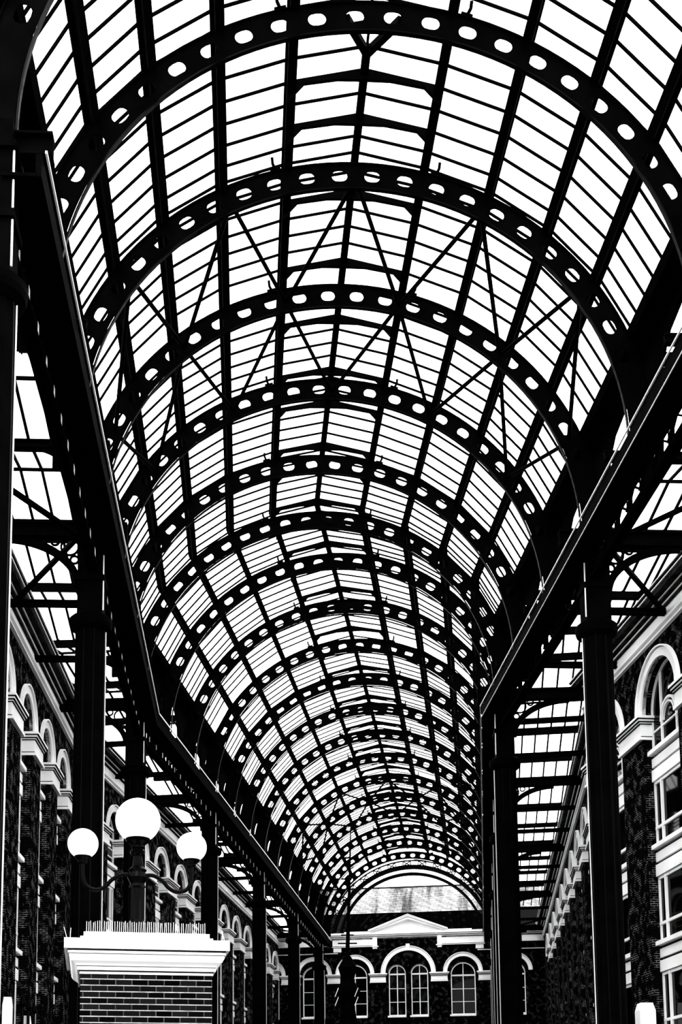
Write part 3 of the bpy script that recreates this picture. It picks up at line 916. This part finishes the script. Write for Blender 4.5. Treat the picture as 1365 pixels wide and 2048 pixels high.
# aisle roofs: ridge and furrow glazing
ZR, ZV = Z(2.84), Z(2.785)
for k in range(0, LAST):
    Ms, fa, fb = bay(k)
    for sg in (-1, 1):
        wu = WALLU[sg] + .12
        us = [sg * (1.075 + .09 * i) * R for i in range(int((wu - 1.075) / .09) + 2)]
        us[-1] = sg * wu * R
        t = thing('aisle_glazing', 'ridged glass aisle roof bay on the %s after the %s rib' % (SIDE[sg], 'cut-off' if k == 0 else 'topmost' if k == 1 else ORD[k - 1]), 'glass roof', Ms, 'glazed bays of the aisle roofs')
        mid = lambda u: (fa(u) + fb(u)) / 2
        bars, gl = MB(), MB()
        for u in us:
            bars.bar((u, fa(u), ZV), (u, mid(u), ZR), .08, .07); bars.bar((u, mid(u), ZR), (u, fb(u), ZV), .08, .07)
        bars.build('glazing_bars', IRON, t)
        ua, ub = us[0], us[-1]
        for (f0, za, f1, zb) in ((fa, ZV, mid, ZR), (mid, ZR, fb, ZV)):
            q = len(gl.v)
            gl.v += [(ua, f0(ua), za + .05), (ub, f0(ub), za + .05), (ub, f1(ub), zb + .05), (ua, f1(ua), zb + .05)]
            gl.f.append((q, q + 1, q + 2, q + 3))
        gl.build('glass', RGLASS, t)
        def cross(f_, z, w_, h, nm_):
            m = MB(); m.bar((ua - sg * .1, f_(ua), z), (ub, f_(ub), z), w_, h); m.build(nm_, IRON, t)
        cross(mid, ZR, .08, .08, 'ridge_rail')
        cross(fa, ZV - .18, .24, .24, 'valley_beam')
        # clerestory posts at the vault side
# ================================================================== END BUILDING BEYOND
MEB = frame(O2 + dv(A2) * 6.35 * R, A2)
t = thing('slate_roofed_building', 'building beyond the end arch with a streaked pale slate roof', 'building', MEB)
m = MB(); m.box(-1.6 * R, 1.6 * R, 0, 1.0 * R, 0, Z(2.945)); m.build('wall', WGLASS, t)
m = MB(); m.v = [(-1.6 * R, -.1, Z(2.945)), (1.6 * R, -.1, Z(2.945)), (1.6 * R, .5 * R, Z(3.375)), (-1.6 * R, .5 * R, Z(3.375)), (1.6 * R, 1.1 * R, Z(2.945)), (-1.6 * R, 1.1 * R, Z(2.945))]
m.f = [(0, 1, 2, 3), (3, 2, 4, 5), (1, 4, 2), (0, 3, 5), (0, 5, 4, 1)]
m.build('roof', SLATE, t)
m = MB(); m.box(-1.6 * R, 1.6 * R, .48 * R, .53 * R, Z(3.37), Z(3.385)); m.build('ridge_tiles', SOFFIT, t)
m = MB()
for x in (-1.1, -.55, .45, 1.2): m.box(x * R, x * R + .5, .4 * R, .48 * R, Z(3.3), Z(3.42))
random.seed(3)

# ================================================================== BRICK PIER AND LAMP
PX, PY, PYAW = -2.02, 14.75, -0.17
MP = frame((PX - .0, PY + .8), PYAW)
PZ = lambda y: EYE + (2291 - y) * 14.7 / 2469       # height from a picture row on the pier face
t = thing('brick_pier', 'dark brick pier with a wide white moulded cap under the lamp', 'pier', MP)
m = MB(); hw = .79
m.box(-hw, hw, -hw, hw, 0, PZ(1944)); m.build('shaft', BRICKP, t)
m = MB()
def slab(m, h, z0, z1): m.box(-h, h, -h, h, z0, z1)
slab(m, .76, PZ(1868), PZ(1858)); slab(m, .80, PZ(1877), PZ(1868)); slab(m, .985, PZ(1897.5), PZ(1877))
slab(m, .94, PZ(1906), PZ(1901)); slab(m, .90, PZ(1901), PZ(1897.5))
prof = [(.835, 1929), (.86, 1925), (.90, 1920), (.925, 1913), (.93, 1906)]
for i in range(len(prof) - 1):
    (h0, y0), (h1, y1) = prof[i], prof[i + 1]
    b = len(m.v)
    for h, y in ((h0, y0), (h1, y1)):
        m.v += [(-h, -h, PZ(y)), (h, -h, PZ(y)), (h, h, PZ(y)), (-h, h, PZ(y))]
    m.f += [(b + j, b + (j + 1) % 4, b + 4 + (j + 1) % 4, b + 4 + j) for j in range(4)]
slab(m, .80, PZ(1930.5), PZ(1928)); slab(m, .83, PZ(1937.5), PZ(1930.5)); slab(m, .79, PZ(1940), PZ(1937.5)); slab(m, .802, PZ(1945), PZ(1940))
cap = m.build('moulded_cap', STONE, t); cap['label'] = 'white moulded stone cap'
m = MB()
slab(m, .945, PZ(1899.5), PZ(1897)); slab(m, .935, PZ(1907.2), PZ(1905.6)); slab(m, .825, PZ(1930), PZ(1927.5)); slab(m, .806, PZ(1940.5), PZ(1937.5))
m.build('shade_lines', SHADE, cap)  # dark slabs paint shade into the grooves of the cap
def spikes(name, desc, x0, x1, y, z, n, splay=.012):
    ts = thing(name, desc, 'bird spikes', MP @ Matrix.Translation((0, 0, z)))
    m = MB(); m.box(x0, x1, y - .015, y + .015, 0, .008); m.build('base_strip', STONE_D, ts)
    for i in range(n):
        x = x0 + (x1 - x0) * (i + .5) / n; h = .125 + .02 * random.random()
        MB().tube([(x, y, 0), (x + (random.random() - .5) * splay, y - .02 + .04 * (i % 2), h)], .0028, 5).build('spike', RAIL, ts)
spikes('bird_spike_strip', 'long row of bird spikes along the top of the white pier cap', -.74, .72, -.72, PZ(1858), 56)
spikes('bird_spike_strip', 'pair of bird spikes on the left shoulder of the pier cap', -.97, -.90, -.9, PZ(1877), 2, .08)
spikes('bird_spike_strip', 'pair of bird spikes on the right shoulder of the pier cap', .88, .95, -.9, PZ(1877), 2, .08)
# lamp: sits on the pier centre, at depth about 15.5 m
LD = 15.55
LZ = lambda y: EYE + (2291 - y) * LD / 2469
MLp = frame((PX - .10, LD + .0), -.17, PZ(1858))
z0 = PZ(1858)
t = thing('lamp_post', 'black iron lamp post with two curved arms standing on the brick pier', 'lamp', MLp)
m = MB()
m.lathe([(.30, 0), (.30, .05), (.22, .09), (.16, .14), (.13, .24), (.085, .30), (.08, LZ(1755) - z0 - .1)], 24); m.build('base', IRON_SAT, t)
m = MB()
m.lathe([(.095, .28), (.085, LZ(1765) - z0)], 20, flute=1, fd=.12)
m.lathe([(.06, LZ(1735) - z0), (.075, LZ(1720) - z0), (.055, LZ(1700) - z0)], 20, flute=1, fd=.1); m.build('shaft', IRON_SAT, t)
zj = LZ(1747) - z0
m = MB()
m.lathe([(.05, zj - .16), (.11, zj - .12), (.09, zj - .08), (.13, zj), (.10, zj + .07), (.12, zj + .10), (.06, zj + .16)], 24); m.build('arm_boss', IRON_SAT, t)
def globe(px, py, rpx, x_, lab_, mg):
    zg = LZ(py) - z0; r = rpx * LD / 2469
    m = MB(); pr = []
    for i in range(1, 24):
        a = math.pi * i / 24; pr.append((r * math.sin(a), -r * math.cos(a)))
    m.lathe(pr, 48, (x_, 0, zg)); o = m.build('globe', OPAL, t, smooth=True); o['label'] = lab_
    m = MB(); m.lathe([(r * .22, -r * 1.32), (r * .30, -r * 1.22), (r * .28, -r * 1.15), (r * .5, -r * .98), (r * .56, -r * .88), (r * .54, -r * .80), (r * .2, -r * .80)], 28, (x_, 0, zg)); m.build('globe_cup', IRON_SAT, t)
    return zg, r
globe(268, 1627, 46, 0, 'large middle opal globe', t)
m = MB(); m.lathe([(.06, LZ(1702) - z0), (.09, LZ(1698) - z0), (.10, LZ(1692) - z0), (.07, LZ(1687) - z0)], 24); m.build('collar', IRON_SAT, t)
for sg in (-1, 1):
    xa = .695 * sg
    zg, r = globe(0, 1679.5, 31, xa, '%s small opal globe' % SIDE[sg], t)
    pts = []
    P_ = [(0, 0), (.12, .035), (.22, .03), (.33, -.04), (.40, -.12), (.50, -.17), (.60, -.155), (.66, -.10), (.69, -.0), (.695, .10), (.695, zg - zj - r * 1.25)]
    # Catmull-Rom smoothing
    for i in range(len(P_) - 1):
        p0, p1, p2, p3 = P_[max(i - 1, 0)], P_[i], P_[i + 1], P_[min(i + 2, len(P_) - 1)]
        for q in range(5):
            u = q / 5
            f = lambda a, b, c, d: .5 * (2 * b + (c - a) * u + (2 * a - 5 * b + 4 * c - d) * u * u + (-a + 3 * b - 3 * c + d) * u ** 3)
            pts.append((sg * f(p0[0], p1[0], p2[0], p3[0]), 0, zj + f(p0[1], p1[1], p2[1], p3[1])))
    pts.append((sg * P_[-1][0], 0, zj + P_[-1][1]))
    m = MB(); m.tube(pts, .026, 10); m.build('arm', IRON_SAT, t, smooth=True)

# ================================================================== TALL MAST SCULPTURE
YM = 57.0
def at(px, py, Y):
    return Vector(((px - 606.4) * Y / 2469, Y, EYE + (2291 - py) * Y / 2469))
p0 = at(697, 1900, YM); 
t = thing('mast_sculpture', 'tall thin mast with cross arms rising from a dark kinetic sculpture before the end facade', 'sculpture', Matrix.Translation((p0.x, p0.y, 0)))
m = MB(); zt_ = at(708, 1640, YM).z; zb_ = at(697, 1900, YM).z
m.tube([(-.1, 0, 4.5), (0, 0, zb_), (.12, 0, zb_ + (zt_ - zb_) * .5), (.22, 0, zt_)], [.16, .10, .06, .025], 8); m.build('mast', IRON, t)
m = MB()
for (y, l, r_) in ((1708, .25, .05), (1752, .25, .20), (1795, .2, .10), (1885, .45, .05), (1868, .3, .04)):
    z = at(700, y, YM).z; m.bar((-l, 0, z), (l, 0, z), .06, .06); m.lathe([(.02, -r_), (r_, 0), (.02, r_)], 10, (.06, 0, z))
m.build('cross_arms', IRON, t)
m = MB()
zz = [at(0, y, YM).z for y in (1905, 1915, 1935, 1960, 1985, 2010, 2040)]
m.lathe([(.05, zz[0]), (.2, zz[1]), (.45, zz[2]), (.28, zz[3]), (.6, zz[4]), (.3, zz[5]), (.4, zz[6]), (.8, 5.0), (1.1, 3.0), (1.6, 1.0), (2.0, 0)][::-1], 14)
m.build('hull', IRON, t)
m = MB()
for (x, y) in ((-.55, 1990), (.35, 1990), (-.55, 2008), (.35, 2008)):
    z = at(0, y, YM).z; m.bar((x - .08, -.95, z - .2), (x + .08, -.95, z + .2), .10, .03)
for i in range(7):
    a = i * .9; m.bar((0, 0, 6.5), (1.6 * math.cos(a), 1.6 * math.sin(a), 6.2 + .9 * math.sin(i * 2.)), .06, .06)
m.build('paddles', EDGE, t)

# ================================================================== STONE CAPS AND RAILINGS AT THE WALL FOOT
def pier_cap(M, desc, w_, zt_, z0_=0):
    m = MB()
    m.box(-w_, w_, -w_, w_, z0_, zt_ - .25)
    b = len(m.v); 
    m.v += [(-w_, -w_, zt_ - .25), (w_, -w_, zt_ - .25), (w_, w_, zt_ - .25), (-w_, w_, zt_ - .25), (-w_ * .75, -w_ * .75, zt_), (w_ * .75, -w_ * .75, zt_), (w_ * .75, w_ * .75, zt_), (-w_ * .75, w_ * .75, zt_)]
    m.f += [(b + j, b + (j + 1) % 4, b + 4 + (j + 1) % 4, b + 4 + j) for j in range(4)] + [(b + 4, b + 5, b + 6, b + 7)]
    o = m.build('stone_pier', STONE, None, M)
    tag(o, desc, 'pier')
pier_cap(S1 @ Matrix.Translation((1.455 * R, 2.24 * R, 0)), 'pale chamfered stone pier top low at the right brick front', .26, Z(.645))
pier_cap(S1 @ Matrix.Translation((-1.40 * R, 1.86 * R, 0)), 'pale chamfered stone pier top in the bottom left corner', .13, Z(.63))
pier_cap(S1 @ Matrix.Translation((-1.40 * R, 2.33 * R, 0)), 'small pale stone pier top right of the bottom left railing', .12, Z(.60))
for i, s_ in enumerate((2.15, 2.30, 2.45)):
    m = MB(); m.tube([(0, 0, 0), (0, 0, Z(.62))], .05, 8); m.lathe([(.05, Z(.62)), (.10, Z(.635)), (.07, Z(.655)), (.02, Z(.68)), (.005, Z(.70))], 12)
    o = m.build('railing_finial', IRON_SAT, None, S1 @ Matrix.Translation((-1.39 * R, s_ * R, 0)))
    tag(o, '%s of three dark spear finials in the bottom left corner' % ('leftmost', 'middle', 'rightmost')[i], 'railing', 'dark finials at the wall foot')
